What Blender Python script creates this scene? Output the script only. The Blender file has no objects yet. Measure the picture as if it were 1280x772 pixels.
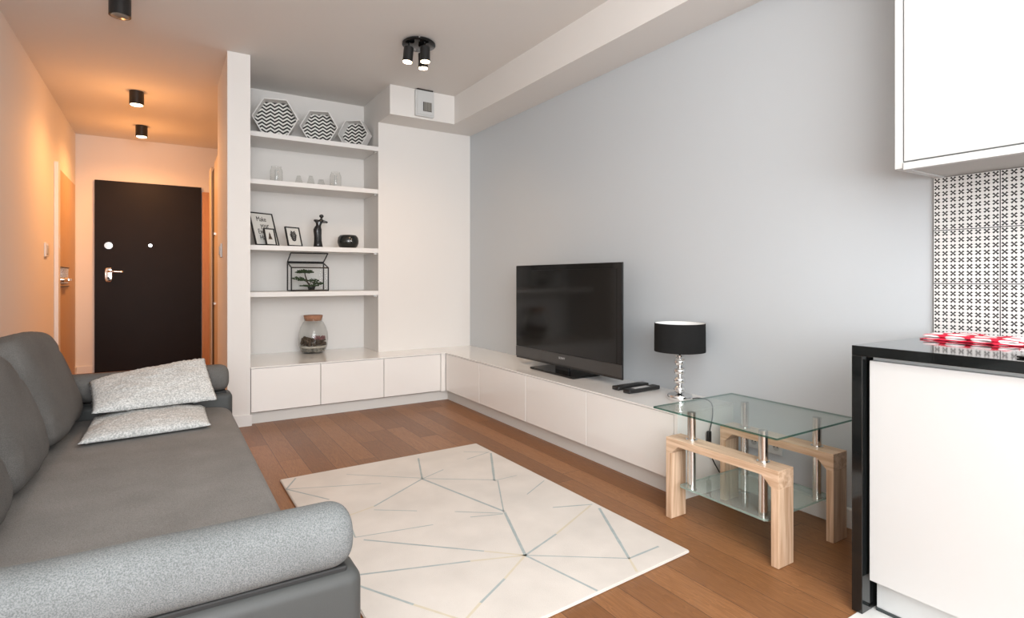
import bpy, bmesh, math, random
from mathutils import Vector, Matrix, noise
random.seed(7)
scene = bpy.context.scene
COL = scene.collection
PI = math.pi

# ------------------------------------------------------------------ materials
def new_mat(name):
    m = bpy.data.materials.new(name); m.use_nodes = True
    nt = m.node_tree
    return m, nt, nt.nodes['Principled BSDF'], nt.nodes, nt.links

def mat(name, col, rough=.5, metal=0, coat=0, bump=0, bscale=40, var=0, vscale=3, spec=None, emit=None, estr=0):
    m, nt, b, N, L = new_mat(name)
    b.inputs['Base Color'].default_value = (*col, 1)
    b.inputs['Roughness'].default_value = rough
    b.inputs['Metallic'].default_value = metal
    b.inputs['Coat Weight'].default_value = coat
    b.inputs['Coat Roughness'].default_value = .05
    if spec is not None: b.inputs['Specular IOR Level'].default_value = spec
    if emit:
        b.inputs['Emission Color'].default_value = (*emit, 1); b.inputs['Emission Strength'].default_value = estr
    tc = N.new('ShaderNodeTexCoord')
    if var:
        n = N.new('ShaderNodeTexNoise'); n.inputs['Scale'].default_value = vscale; n.inputs['Detail'].default_value = 4
        L.new(tc.outputs['Object'], n.inputs['Vector'])
        mx = N.new('ShaderNodeMix'); mx.data_type = 'RGBA'
        mx.inputs['A'].default_value = (*[c*(1-var) for c in col], 1); mx.inputs['B'].default_value = (*[min(1, c*(1+var)) for c in col], 1)
        L.new(n.outputs['Fac'], mx.inputs['Factor']); L.new(mx.outputs['Result'], b.inputs['Base Color'])
    if bump:
        n = N.new('ShaderNodeTexNoise'); n.inputs['Scale'].default_value = bscale; n.inputs['Detail'].default_value = 3
        L.new(tc.outputs['Object'], n.inputs['Vector'])
        bp = N.new('ShaderNodeBump'); bp.inputs['Strength'].default_value = bump; bp.inputs['Distance'].default_value = .002
        L.new(n.outputs['Fac'], bp.inputs['Height']); L.new(bp.outputs['Normal'], b.inputs['Normal'])
    return m

def math_node(N, L, op, a, b=None, c=None):
    n = N.new('ShaderNodeMath'); n.operation = op
    for i, v in enumerate((a, b, c)):
        if v is None: continue
        if isinstance(v, (int, float)): n.inputs[i].default_value = v
        else: L.new(v, n.inputs[i])
    return n.outputs[0]

def mat_fabric(name, dark, light, scale=260, rough=.95, bump=.6):
    m, nt, b, N, L = new_mat(name)
    tc = N.new('ShaderNodeTexCoord')
    n = N.new('ShaderNodeTexNoise'); n.inputs['Scale'].default_value = scale; n.inputs['Detail'].default_value = 2
    n2 = N.new('ShaderNodeTexNoise'); n2.inputs['Scale'].default_value = 6; n2.inputs['Detail'].default_value = 3
    L.new(tc.outputs['Object'], n.inputs['Vector']); L.new(tc.outputs['Object'], n2.inputs['Vector'])
    r = N.new('ShaderNodeValToRGB'); r.color_ramp.elements[0].position = .35; r.color_ramp.elements[1].position = .65
    r.color_ramp.elements[0].color = (*dark, 1); r.color_ramp.elements[1].color = (*light, 1)
    L.new(n.outputs['Fac'], r.inputs['Fac'])
    mx = N.new('ShaderNodeMix'); mx.data_type = 'RGBA'; mx.blend_type = 'MULTIPLY'; mx.inputs['Factor'].default_value = .35
    L.new(r.outputs['Color'], mx.inputs['A']); L.new(n2.outputs['Fac'], mx.inputs['B']); L.new(mx.outputs['Result'], b.inputs['Base Color'])
    bp = N.new('ShaderNodeBump'); bp.inputs['Strength'].default_value = bump; bp.inputs['Distance'].default_value = .002
    L.new(n.outputs['Fac'], bp.inputs['Height']); L.new(bp.outputs['Normal'], b.inputs['Normal'])
    b.inputs['Roughness'].default_value = rough
    b.inputs['Specular IOR Level'].default_value = .15
    return m

def mat_wood(name, c1, c2, axis=1, rough=.45, sc=18):
    m, nt, b, N, L = new_mat(name)
    tc = N.new('ShaderNodeTexCoord'); mp = N.new('ShaderNodeMapping')
    s = [sc*4]*3; s[axis] = sc*.25
    mp.inputs['Scale'].default_value = s
    L.new(tc.outputs['Object'], mp.inputs['Vector'])
    n = N.new('ShaderNodeTexNoise'); n.inputs['Scale'].default_value = 1; n.inputs['Detail'].default_value = 6; n.inputs['Distortion'].default_value = .6
    L.new(mp.outputs[0], n.inputs['Vector'])
    r = N.new('ShaderNodeValToRGB'); r.color_ramp.elements[0].position = .3; r.color_ramp.elements[1].position = .7
    r.color_ramp.elements[0].color = (*c1, 1); r.color_ramp.elements[1].color = (*c2, 1)
    L.new(n.outputs['Fac'], r.inputs['Fac']); L.new(r.outputs['Color'], b.inputs['Base Color'])
    b.inputs['Roughness'].default_value = rough
    return m

def mat_floor():
    m, nt, b, N, L = new_mat('oak_planks')
    M = lambda op, a, b=None, c=None: math_node(N, L, op, a, b, c)
    tc = N.new('ShaderNodeTexCoord'); sx = N.new('ShaderNodeSeparateXYZ'); L.new(tc.outputs['Object'], sx.inputs[0])
    u = M('DIVIDE', M('SUBTRACT', sx.outputs['X'], .53), .12)
    i = M('FLOOR', u); fu = M('FRACT', u)
    wn = N.new('ShaderNodeTexWhiteNoise'); wn.noise_dimensions = '1D'; L.new(i, wn.inputs['W'])
    v = M('ADD', M('DIVIDE', sx.outputs['Y'], 1.7), M('MULTIPLY', wn.outputs['Value'], 5.3))
    j = M('FLOOR', v); fv = M('FRACT', v)
    cb = N.new('ShaderNodeCombineXYZ'); L.new(i, cb.inputs[0]); L.new(j, cb.inputs[1])
    wn2 = N.new('ShaderNodeTexWhiteNoise'); wn2.noise_dimensions = '3D'; L.new(cb.outputs[0], wn2.inputs['Vector'])
    # grain
    gx = N.new('ShaderNodeCombineXYZ')
    L.new(M('MULTIPLY', sx.outputs['X'], 34), gx.inputs[0])
    L.new(M('MULTIPLY', sx.outputs['Y'], 3.2), gx.inputs[1])
    L.new(M('MULTIPLY', wn2.outputs['Value'], 40), gx.inputs[2])
    gn = N.new('ShaderNodeTexNoise'); gn.inputs['Scale'].default_value = 1; gn.inputs['Detail'].default_value = 3; gn.inputs['Distortion'].default_value = 1.0
    L.new(gx.outputs[0], gn.inputs['Vector'])
    rings = M('FRACT', M('MULTIPLY', gn.outputs['Fac'], 7))
    gx2 = N.new('ShaderNodeCombineXYZ')
    L.new(M('MULTIPLY', sx.outputs['X'], 260), gx2.inputs[0]); L.new(M('MULTIPLY', sx.outputs['Y'], 14), gx2.inputs[1])
    fn = N.new('ShaderNodeTexNoise'); fn.inputs['Scale'].default_value = 1; fn.inputs['Detail'].default_value = 4
    L.new(gx2.outputs[0], fn.inputs['Vector'])
    tone = M('ADD', M('MULTIPLY_ADD', wn2.outputs['Value'], .38, .06), M('ADD', M('MULTIPLY', rings, .26), M('MULTIPLY', fn.outputs['Fac'], .34)))
    r = N.new('ShaderNodeValToRGB')
    e = r.color_ramp.elements
    e[0].position = .1; e[0].color = (.14, .056, .018, 1)
    e[1].position = .95; e[1].color = (.35, .162, .064, 1)
    k = e.new(.55); k.color = (.225, .096, .034, 1)
    L.new(tone, r.inputs['Fac'])
    du = M('MINIMUM', fu, M('SUBTRACT', 1, fu)); dv = M('MULTIPLY', M('MINIMUM', fv, M('SUBTRACT', 1, fv)), 14)
    seam = M('SMOOTH_MIN', du, dv, .01)
    sm = M('GREATER_THAN', seam, .010)
    mx = N.new('ShaderNodeMix'); mx.data_type = 'RGBA'
    mx.inputs['A'].default_value = (.075, .032, .014, 1)
    L.new(r.outputs['Color'], mx.inputs['B']); L.new(sm, mx.inputs['Factor']); L.new(mx.outputs['Result'], b.inputs['Base Color'])
    b.inputs['Roughness'].default_value = .42
    bp = N.new('ShaderNodeBump'); bp.inputs['Strength'].default_value = .25; bp.inputs['Distance'].default_value = .001
    L.new(M('ADD', sm, M('MULTIPLY', fn.outputs['Fac'], .6)), bp.inputs['Height']); L.new(bp.outputs['Normal'], b.inputs['Normal'])
    return m

def mat_tile():
    m, nt, b, N, L = new_mat('patterned_tile')
    M = lambda op, a, b=None, c=None: math_node(N, L, op, a, b, c)
    tc = N.new('ShaderNodeTexCoord'); sx = N.new('ShaderNodeSeparateXYZ'); L.new(tc.outputs['Object'], sx.inputs[0])
    T = .1885
    tu = M('FRACT', M('DIVIDE', M('SUBTRACT', .891, sx.outputs['Y']), T))
    tv = M('FRACT', M('DIVIDE', M('SUBTRACT', 1.3595+.1885*4, sx.outputs['Z']), T))
    p = M('SUBTRACT', M('FRACT', M('MULTIPLY', tu, 8)), .5)
    q = M('SUBTRACT', M('FRACT', M('MULTIPLY', tv, 8)), .5)
    ap, aq = M('ABSOLUTE', p), M('ABSOLUTE', q)
    a = M('ADD', ap, aq); d = M('ABSOLUTE', M('SUBTRACT', ap, aq))
    lobe = M('LESS_THAN', d, M('ADD', M('MULTIPLY', a, .22), .06))
    lim = M('LESS_THAN', a, .60)
    motif = M('MULTIPLY', lobe, lim)
    eu = M('MINIMUM', tu, M('SUBTRACT', 1, tu)); ev = M('MINIMUM', tv, M('SUBTRACT', 1, tv))
    gr = M('LESS_THAN', M('MINIMUM', eu, ev), .008)
    mx = N.new('ShaderNodeMix'); mx.data_type = 'RGBA'
    mx.inputs['A'].default_value = (.72, .72, .705, 1); mx.inputs['B'].default_value = (.008, .008, .009, 1)
    L.new(motif, mx.inputs['Factor'])
    mx2 = N.new('ShaderNodeMix'); mx2.data_type = 'RGBA'; mx2.inputs['B'].default_value = (.06, .06, .06, 1)
    L.new(mx.outputs['Result'], mx2.inputs['A']); L.new(gr, mx2.inputs['Factor']); L.new(mx2.outputs['Result'], b.inputs['Base Color'])
    b.inputs['Roughness'].default_value = .35
    return m

def mat_chevron():
    m, nt, b, N, L = new_mat('chevron_print')
    M = lambda op, a, b=None, c=None: math_node(N, L, op, a, b, c)
    tc = N.new('ShaderNodeTexCoord'); sx = N.new('ShaderNodeSeparateXYZ'); L.new(tc.outputs['Object'], sx.inputs[0])
    z = M('ADD', sx.outputs['Z'], M('MULTIPLY', M('PINGPONG', M('ADD', sx.outputs['X'], 1.0), .030), .68))
    s = M('LESS_THAN', M('FRACT', M('DIVIDE', z, .0285)), .5)
    mx = N.new('ShaderNodeMix'); mx.data_type = 'RGBA'
    mx.inputs['A'].default_value = (.78, .77, .73, 1); mx.inputs['B'].default_value = (.012, .012, .012, 1)
    L.new(s, mx.inputs['Factor']); L.new(mx.outputs['Result'], b.inputs['Base Color'])
    b.inputs['Roughness'].default_value = .6
    return m

def mat_towel():
    m, nt, b, N, L = new_mat('red_white_print')
    M = lambda op, a, b=None, c=None: math_node(N, L, op, a, b, c)
    tc = N.new('ShaderNodeTexCoord'); sx = N.new('ShaderNodeSeparateXYZ'); L.new(tc.outputs['Object'], sx.inputs[0])
    # ogee pattern: wavy red bands enclosing white ovals
    ca = M('COSINE', M('MULTIPLY', sx.outputs['Y'], 46))
    cb = M('COSINE', M('MULTIPLY', M('ADD', sx.outputs['X'], M('MULTIPLY', sx.outputs['Z'], 4.0)), 48))
    s = M('LESS_THAN', M('ABSOLUTE', M('MULTIPLY', ca, cb)), .36)
    mx = N.new('ShaderNodeMix'); mx.data_type = 'RGBA'
    mx.inputs['A'].default_value = (.85, .78, .78, 1); mx.inputs['B'].default_value = (.62, .012, .045, 1)
    L.new(s, mx.inputs['Factor']); L.new(mx.outputs['Result'], b.inputs['Base Color'])
    b.inputs['Roughness'].default_value = .9
    return m

def mat_glass(name, tint=(.93, .98, .96), ior=1.45, milky=0.0, mcol=(.75, .85, .82)):
    m = bpy.data.materials.new(name); m.use_nodes = True
    N, L = m.node_tree.nodes, m.node_tree.links
    for n in list(N): N.remove(n)
    out = N.new('ShaderNodeOutputMaterial'); t = N.new('ShaderNodeBsdfTransparent'); t.inputs[0].default_value = (*tint, 1)
    g = N.new('ShaderNodeBsdfGlossy'); g.inputs['Roughness'].default_value = .02
    lw = N.new('ShaderNodeLayerWeight'); lw.inputs['Blend'].default_value = .5
    f0 = ((ior-1)/(ior+1))**2
    fr = math_node(N, L, 'MULTIPLY_ADD', math_node(N, L, 'POWER', lw.outputs['Facing'], 5), 1-f0, f0)
    mx = N.new('ShaderNodeMixShader'); L.new(fr, mx.inputs[0])
    src = t.outputs[0]
    if milky:
        df = N.new('ShaderNodeBsdfDiffuse'); df.inputs[0].default_value = (*mcol, 1)
        m2 = N.new('ShaderNodeMixShader'); m2.inputs[0].default_value = milky
        L.new(t.outputs[0], m2.inputs[1]); L.new(df.outputs[0], m2.inputs[2]); src = m2.outputs[0]
    L.new(src, mx.inputs[1]); L.new(g.outputs[0], mx.inputs[2]); L.new(mx.outputs[0], out.inputs[0])
    return m

M_ = {}
M_['wall'] = mat('wall_paint_white', (.78, .755, .725), .75, bump=.05, bscale=200)
M_['ceiling'] = mat('ceiling_paint', (.76, .735, .705), .85)
M_['grey'] = mat('wall_paint_grey', (.54, .573, .598), .5, bump=.05, bscale=200)
M_['white'] = mat('white_lacquer_matt', (.78, .765, .745), .45)
M_['trimw'] = mat('white_trim', (.80, .79, .77), .4)
M_['gloss'] = mat('white_lacquer_gloss', (.87, .85, .82), .14, coat=.4)
M_['gap'] = mat('dark_gap', (.06, .05, .045), .8)
M_['carcass'] = mat('carcass_brown', (.22, .18, .15), .8)
M_['kick'] = mat('plinth_white', (.74, .72, .68), .4)
M_['floor'] = mat_floor()
M_['tile'] = mat_tile()
M_['ftile'] = mat('floor_tile_white', (.72, .72, .70), .3, var=.1, vscale=20)
M_['door'] = mat('wenge_veneer', (.006, .0035, .003), .5, var=.3, vscale=5, spec=.2)
M_['oakdoor'] = mat_wood('oak_veneer', (.56, .38, .22), (.64, .45, .27), axis=2)
M_['orange'] = mat_wood('warm_lit_orange', (.45, .22, .09), (.52, .27, .12), axis=2)
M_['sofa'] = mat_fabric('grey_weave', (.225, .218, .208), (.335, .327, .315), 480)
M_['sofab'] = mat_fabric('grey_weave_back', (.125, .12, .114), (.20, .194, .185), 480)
M_['bolster'] = mat_fabric('pale_grey_weave', (.15, .16, .162), (.265, .282, .284), 430)
M_['leather'] = mat('dark_grey_leatherette', (.058, .061, .060), .5, bump=.12, bscale=500, spec=.3)
M_['piping'] = mat('black_seam', (.015, .015, .015), .7)
M_['pillow'] = mat_fabric('boucle', (.48, .49, .48), (.84, .84, .82), 150, bump=1.0)
M_['sonoma'] = mat_wood('sonoma_oak', (.46, .28, .165), (.80, .60, .43), axis=1, sc=14)
M_['sonomav'] = mat_wood('sonoma_oak_upright', (.46, .28, .165), (.80, .60, .43), axis=2, sc=14)
M_['chrome'] = mat('chrome', (.82, .82, .82), .09, metal=1)
M_['steel'] = mat('brushed_steel', (.68, .66, .63), .22, metal=1)
M_['glass'] = mat_glass('clear_glass', (.985, .99, .988), 1.25)
M_['tglass'] = mat_glass('table_glass', (.93, .97, .95), 1.5, .02)
M_['sglass'] = mat_glass('shelf_glass', (.88, .94, .91), 1.5, .22, (.66, .72, .69))
M_['gedge'] = mat_glass('glass_edge_green', (.22, .42, .36), 1.5, .25, (.05, .11, .09))
M_['gedge2'] = mat_glass('glass_edge_pale', (.6, .75, .7), 1.5, .4, (.45, .58, .52))
M_['black'] = mat('black_plastic', (.012, .012, .012), .35)
M_['blackg'] = mat('gloss_black', (.005, .005, .005), .10, spec=.35)
M_['screen'] = mat('tv_screen', (.006, .0055, .005), .10, spec=.35)
M_['tvbar'] = mat('tv_lower_bezel', (.045, .043, .041), .3)
M_['shade'] = mat_fabric('black_shade', (.012, .012, .012), (.022, .022, .022), 600, bump=.2)
M_['shadein'] = mat('white_shade_lining', (.85, .85, .83), .7)
M_['granite'] = mat('black_granite', (.008, .009, .009), .07, coat=.3, var=.8, vscale=300)
M_['kwhite'] = mat('kitchen_white', (.61, .62, .615), .35)
M_['kunder'] = mat('cabinet_underside', (.55, .55, .53), .5)
M_['chev'] = mat_chevron()
M_['towel'] = mat_towel()
M_['paper'] = mat('paper', (.68, .68, .65), .8)
M_['ink'] = mat('ink', (.02, .02, .02), .8)
M_['ceramic'] = mat('black_glaze', (.012, .014, .013), .22, coat=.3)
M_['bronze'] = mat('black_figure', (.008, .008, .009), .2, coat=.4)
M_['cork'] = mat('cork', (.40, .19, .11), .85, var=.3, vscale=60)
M_['moss'] = mat('dry_moss', (.075, .05, .032), .95, var=.6, vscale=60)
M_['heather'] = mat('mauve_plant', (.26, .12, .12), .95, var=.5, vscale=60)
M_['pebble'] = mat('pebble', (.30, .28, .24), .7, var=.4, vscale=30)
M_['sand'] = mat('pale_sand', (.55, .52, .46), .9, var=.2, vscale=80)
M_['leaf'] = mat('bonsai_leaf', (.03, .06, .018), .8, var=.6, vscale=90)
M_['bark'] = mat('bark', (.05, .035, .02), .9)
M_['rug'] = mat('rug_cream', (.64, .60, .555), .95, var=.16, vscale=5, bump=.5, bscale=300)
M_['rugb'] = mat('rug_line_blue', (.36, .41, .41), .95, var=.15, vscale=60)
M_['rugg'] = mat('rug_line_gold', (.60, .54, .42), .95, var=.06, vscale=60)
M_['warmbulb'] = mat('warm_bulb', (1, 1, 1), .5, emit=(1, .78, .5), estr=14)
M_['offbulb'] = mat('unlit_bulb', (.25, .23, .2), .2)
M_['grille'] = mat('grille_grey', (.30, .29, .26), .6)
M_['wardwht'] = mat('wardrobe_cream', (.66, .58, .48), .4)
M_['gasket'] = mat('dark_strip', (.04, .05, .05), .4)

# ------------------------------------------------------------------ helpers
def root(name, label, cat, loc=(0, 0, 0), rz=0, group=None):
    o = bpy.data.objects.new(name, None); COL.objects.link(o)
    o.empty_display_size = .05
    o.location = loc; o.rotation_euler = (0, 0, rz); o['label'] = label; o['category'] = cat
    if group: o['group'] = group
    return o
def tag(o, label, cat, group=None, kind=None):
    o['label'] = label; o['category'] = cat
    if group: o['group'] = group
    if kind: o['kind'] = kind
    return o
def obj(name, bm, m, parent=None, smooth=False, origin=None, label=None, world=False):
    """world=True: bm is in world coordinates; parent root is only translated"""
    if world and parent is not None:
        r = parent
        while r.parent: r = r.parent
        bmesh.ops.translate(bm, vec=-Vector(r.location), verts=bm.verts)
    if origin is not None:
        bmesh.ops.translate(bm, vec=-Vector(origin), verts=bm.verts)
    bmesh.ops.recalc_face_normals(bm, faces=bm.faces)
    me = bpy.data.meshes.new(name); bm.to_mesh(me); bm.free()
    for mm in (m if isinstance(m, (list, tuple)) else [m]): me.materials.append(mm)
    if smooth:
        for p in me.polygons: p.use_smooth = True
        if smooth == 'auto':
            try: me.set_sharp_from_angle(angle=math.radians(38))
            except Exception: pass
    o = bpy.data.objects.new(name, me); COL.objects.link(o)
    if origin is not None: o.location = origin
    if parent is not None: o.parent = parent
    if label: o['label'] = label
    return o
def struct(name, bm, m, parent=None, smooth=False):
    o = obj(name, bm, m, parent, smooth)
    if parent is None: o['kind'] = 'structure'
    return o
def B(): return bmesh.new()
def box(bm, x0, x1, y0, y1, z0, z1, bev=0, seg=2, mi=0):
    r = bmesh.ops.create_cube(bm, size=1)
    vs = r['verts']
    for v in vs:
        v.co = Vector(((x0+x1)/2+v.co.x*(x1-x0), (y0+y1)/2+v.co.y*(y1-y0), (z0+z1)/2+v.co.z*(z1-z0)))
    fs = set(f for v in vs for f in v.link_faces)
    for f in fs: f.material_index = mi
    if bev:
        es = list(set(e for v in vs for e in v.link_edges))
        bmesh.ops.bevel(bm, geom=es, offset=bev, segments=seg, profile=.5, affect='EDGES')
    return bm
def bx(*a, **k): return box(B(), *a, **k)
def cyl(bm, p0, p1, r0, r1=None, seg=24, caps=True, mi=0):
    p0, p1 = Vector(p0), Vector(p1); r1 = r0 if r1 is None else r1
    d = (p1-p0); L = d.length
    r = bmesh.ops.create_cone(bm, cap_ends=caps, segments=seg, radius1=r0, radius2=r1, depth=L)
    q = Vector((0, 0, 1)).rotation_difference(d.normalized()).to_matrix().to_4x4()
    bmesh.ops.transform(bm, matrix=Matrix.Translation((p0+p1)/2) @ q, verts=r['verts'])
    for f in set(f for v in r['verts'] for f in v.link_faces): f.material_index = mi
    return bm
def sph(bm, c, rx, ry=None, rz=None, u=20, v=12, mi=0, rot=None):
    r = bmesh.ops.create_uvsphere(bm, u_segments=u, v_segments=v, radius=1)
    ry = rx if ry is None else ry; rz = rx if rz is None else rz
    M = Matrix.Translation(c) @ (rot.to_4x4() if rot else Matrix()) @ Matrix.Diagonal((rx, ry, rz, 1))
    bmesh.ops.transform(bm, matrix=M, verts=r['verts'])
    for f in set(f for v in r['verts'] for f in v.link_faces): f.material_index = mi
    return bm
def lathe(bm, prof, c=(0, 0, 0), seg=40, mi=0):
    rings = []
    for r, z in prof:
        if r < 1e-6: rings.append([bm.verts.new((c[0], c[1], c[2]+z))])
        else: rings.append([bm.verts.new((c[0]+r*math.cos(2*PI*k/seg), c[1]+r*math.sin(2*PI*k/seg), c[2]+z)) for k in range(seg)])
    for a, b in zip(rings, rings[1:]):
        for k in range(seg):
            k2 = (k+1) % seg
            if len(a) == 1 and len(b) == 1: continue
            if len(a) == 1: f = bm.faces.new((a[0], b[k2], b[k]))
            elif len(b) == 1: f = bm.faces.new((a[k], a[k2], b[0]))
            else: f = bm.faces.new((a[k], a[k2], b[k2], b[k]))
            f.material_index = mi
    return bm
def tube(bm, pts, r, seg=10, mi=0):
    """swept tube along smooth pts"""
    pts = [Vector(p) for p in pts]
    rs = r if isinstance(r, (list, tuple)) else [r]*len(pts)
    rings = []; up = Vector((0, 0, 1)); 
    t0 = (pts[1]-pts[0]).normalized()
    n = t0.cross(up); 
    if n.length < .05: n = t0.cross(Vector((1, 0, 0)))
    n.normalize()
    for i, p in enumerate(pts):
        t = (pts[min(i+1, len(pts)-1)]-pts[max(i-1, 0)]).normalized()
        n = (n-t*n.dot(t)).normalized(); b = t.cross(n)
        rings.append([bm.verts.new(p+(n*math.cos(2*PI*k/seg)+b*math.sin(2*PI*k/seg))*rs[i]) for k in range(seg)])
    for a, b in zip(rings, rings[1:]):
        for k in range(seg):
            f = bm.faces.new((a[k], a[(k+1) % seg], b[(k+1) % seg], b[k])); f.material_index = mi
    bm.faces.new(list(reversed(rings[0]))).material_index = mi; bm.faces.new(rings[-1]).material_index = mi
    return bm
def spline(ctrl, n=8):
    P = [Vector(p) for p in ctrl]; P = [P[0]*2-P[1]]+P+[P[-1]*2-P[-2]]
    out = []
    for i in range(1, len(P)-2):
        for k in range(n):
            t = k/n; a, b, c, d = P[i-1:i+3]
            out.append(.5*((2*b)+(c-a)*t+(2*a-5*b+4*c-d)*t*t+(3*b-a-3*c+d)*t**3))
    out.append(P[-2]); return out
def prism(bm, poly, a0, a1, axis='y', mi=0):
    """poly of 2D points extruded along axis"""
    def mk(p, a):
        if axis == 'y': return (p[0], a, p[1])
        if axis == 'x': return (a, p[0], p[1])
        return (p[0], p[1], a)
    v0 = [bm.verts.new(mk(p, a0)) for p in poly]; v1 = [bm.verts.new(mk(p, a1)) for p in poly]
    bm.faces.new(v0).material_index = mi; bm.faces.new(list(reversed(v1))).material_index = mi
    n = len(poly)
    for k in range(n): bm.faces.new((v0[k], v1[k], v1[(k+1) % n], v0[(k+1) % n])).material_index = mi
    return bm
def superell(bm, c, half, e=(.4, .4), u=64, v=40, M=None, wr=0, wf=8, seed=0, taper=0):
    sg = lambda a, p: math.copysign(abs(a)**p, a)
    rings = []
    for j in range(1, v):
        ph = -PI/2+PI*j/v; ring = []
        for i in range(u):
            th = 2*PI*i/u
            p = Vector((sg(math.cos(ph), e[0])*sg(math.cos(th), e[1])*half[0], sg(math.cos(ph), e[0])*sg(math.sin(th), e[1])*half[1], sg(math.sin(ph), e[0])*half[2]))
            ring.append(p)
        rings.append(ring)
    def fin(p):
        if taper:
            t_ = max(0, p.z/half[2]+.25)/1.25
            p = Vector((p.x*(1-taper*1.2*t_**2), p.y*(1-taper*t_**2.5), p.z-.10*half[2]*t_*(p.y/half[1])**2))
        if taper:   # stitched creases running in from the side edges
            for zc in (.35, .05, -.3):
                side = 1 if p.y < 0 else -1
                w_ = max(0, abs(p.y)/half[1]-.35)
                p = p-Vector((math.copysign(1, p.x)*.012*w_*math.exp(-((p.z/half[2]-zc-.12*p.y/half[1])/.05)**2), 0, 0))
        if wr:
            d = noise.noise(p*wf+Vector((seed, seed*2, 0)))*wr+noise.noise(p*wf*3+Vector((seed, 7, 0)))*wr*.3
            p = p+p.normalized()*d
        p = (M @ p) if M is not None else p
        return p+Vector(c)
    top = bm.verts.new(fin(Vector((0, 0, half[2])))); bot = bm.verts.new(fin(Vector((0, 0, -half[2]))))
    R = [[bm.verts.new(fin(p)) for p in ring] for ring in rings]
    for a, b in zip(R, R[1:]):
        for k in range(u): bm.faces.new((a[k], a[(k+1) % u], b[(k+1) % u], b[k]))
    for k in range(u):
        bm.faces.new((bot, R[0][(k+1) % u], R[0][k])); bm.faces.new((top, R[-1][k], R[-1][(k+1) % u]))
    return bm
def text_bm(s, size, align='CENTER', ext=.0008):
    cu = bpy.data.curves.new('t', 'FONT'); cu.body = s; cu.size = size; cu.align_x = align; cu.align_y = 'CENTER'; cu.extrude = ext
    cu.resolution_u = 3
    o = bpy.data.objects.new('t', cu); COL.objects.link(o)
    bpy.context.view_layer.update()
    me = bpy.data.meshes.new_from_object(o.evaluated_get(bpy.context.evaluated_depsgraph_get()))
    bm = B(); bm.from_mesh(me)
    bpy.data.objects.remove(o); bpy.data.curves.remove(cu); bpy.data.meshes.remove(me)
    return bm

# ------------------------------------------------------------------ key dimensions (metres)
XL, XR = -.785, 2.352
YB, YF = 7.38, -2.0
ZC = 2.52
YN = 4.87        # back of shelf niche
YE = 4.475       # face of chimney breast
CT = .395        # low cabinet top

# ------------------------------------------------------------------ room shell
struct('floor', bx(XL-.1, XR+.1, YF-.1, YB+.1, -.08, 0), M_['floor'])
fl = struct('floor_kitchen', bx(1.60, XR-.001, YF+.01, .862, .0002, .004), M_['ftile'])
struct('ceiling', bx(XL-.1, XR+.1, YF-.1, YB+.1, ZC, ZC+.08), M_['ceiling'])
struct('wall_left', bx(XL-.1, XL, YF-.1, YB+.1, 0, ZC), M_['wall'])
struct('wall_right', bx(XR, XR+.1, YF-.1, YE+.2, 0, ZC), M_['grey'])
struct('wall_hall_end', bx(XL, .62, YB, YB+.1, 0, ZC), M_['wall'])
struct('wall_front', bx(XL, XR, YF-.1, YF, 0, ZC), M_['wall'])
struct('wall_hall_right', bx(.56, .62, 4.95, YB, 0, ZC), M_['wall'])
struct('wall_partition', bx(.36, .50, 4.157, 4.95, 0, ZC), M_['wall'])
struct('wall_niche_back', bx(.50, XR+.1, YN, YN+.08, 0, ZC), M_['wall'])
struct('wall_chimney_breast', bx(1.50, XR, YE, YN, 0, ZC), M_['wall'])
# boxed-in beam: long run and return piece
bm = B(); prism(bm, [(2.058, YF), (XR, YF), (XR, YE), (1.50, YE), (1.50, 4.195), (2.058, 4.195)], 2.288, ZC, 'z')
struct('trim_ceiling_beam', bm, M_['wall'])
# skirting boards
struct('baseboard_right', bx(2.326, XR, .862, 1.765, 0, .075, bev=.002), M_['trimw'])
bm = bx(.35, .508, 4.145, 4.157, 0, .075); box(bm, .348, .36, 4.157, 4.96, 0, .075)
struct('baseboard_partition', bm, M_['trimw'])
bm = bx(XL, XL+.012, 3.6, 5.98, 0, .075); box(bm, XL, XL+.012, 7.25, YB, 0, .075)
struct('baseboard_left', bm, M_['trimw'])
struct('baseboard_hall_end', bx(XL+.012, -.64, YB-.012, YB, 0, .075), M_['trimw'])

# ------------------------------------------------------------------ hallway
d1 = obj('door_1', bx(-.622, .368, YB-.035, YB-.002, .0, 2.05, bev=.004), M_['door']); d1['kind'] = 'structure'
bm = B()
for x0, x1, z0, z1 in ((-.65, -.622, 0, 2.078), (.368, .392, 0, 2.078), (-.65, .392, 2.05, 2.078)): pass
def yface_disc(bm, x, z, r, y0, y1, seg=24): return cyl(bm, (x, y0, z), (x, y1, z), r, seg=seg)
bm = yface_disc(B(), -.501, 1.353, .037, YB-.035, YB-.045); yface_disc(bm, -.501, 1.353, .019, YB-.045, YB-.055)
lk = obj('lock_rosette', bm, M_['chrome'], d1, 'auto')
bm = B(); superell(bm, (-.501, YB-.04, 1.04), (.033, .008, .077), (.6, .3), 24, 16)
hp = obj('handle_plate', bm, M_['chrome'], d1, True)
bm = B(); tube(bm, spline([(-.501, YB-.045, 1.075), (-.501, YB-.085, 1.078), (-.46, YB-.092, 1.075), (-.37, YB-.088, 1.072)], 6), .011)
obj('handle', bm, M_['chrome'], hp, True)
obj('keyhole', yface_disc(B(), -.501, 1.005, .012, YB-.046, YB-.052), M_['gap'], hp)
bm = yface_disc(B(), -.126, 1.365, .016, YB-.035, YB-.042); obj('peephole', bm, M_['chrome'], d1, 'auto')
# panel added by the entrance door, its orange paints the warm-lit end wall
struct('trim_warm_lit_strip', bx(.374, .45, YB-.02, YB-.001, 0, 2.0), M_['orange'])
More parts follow.
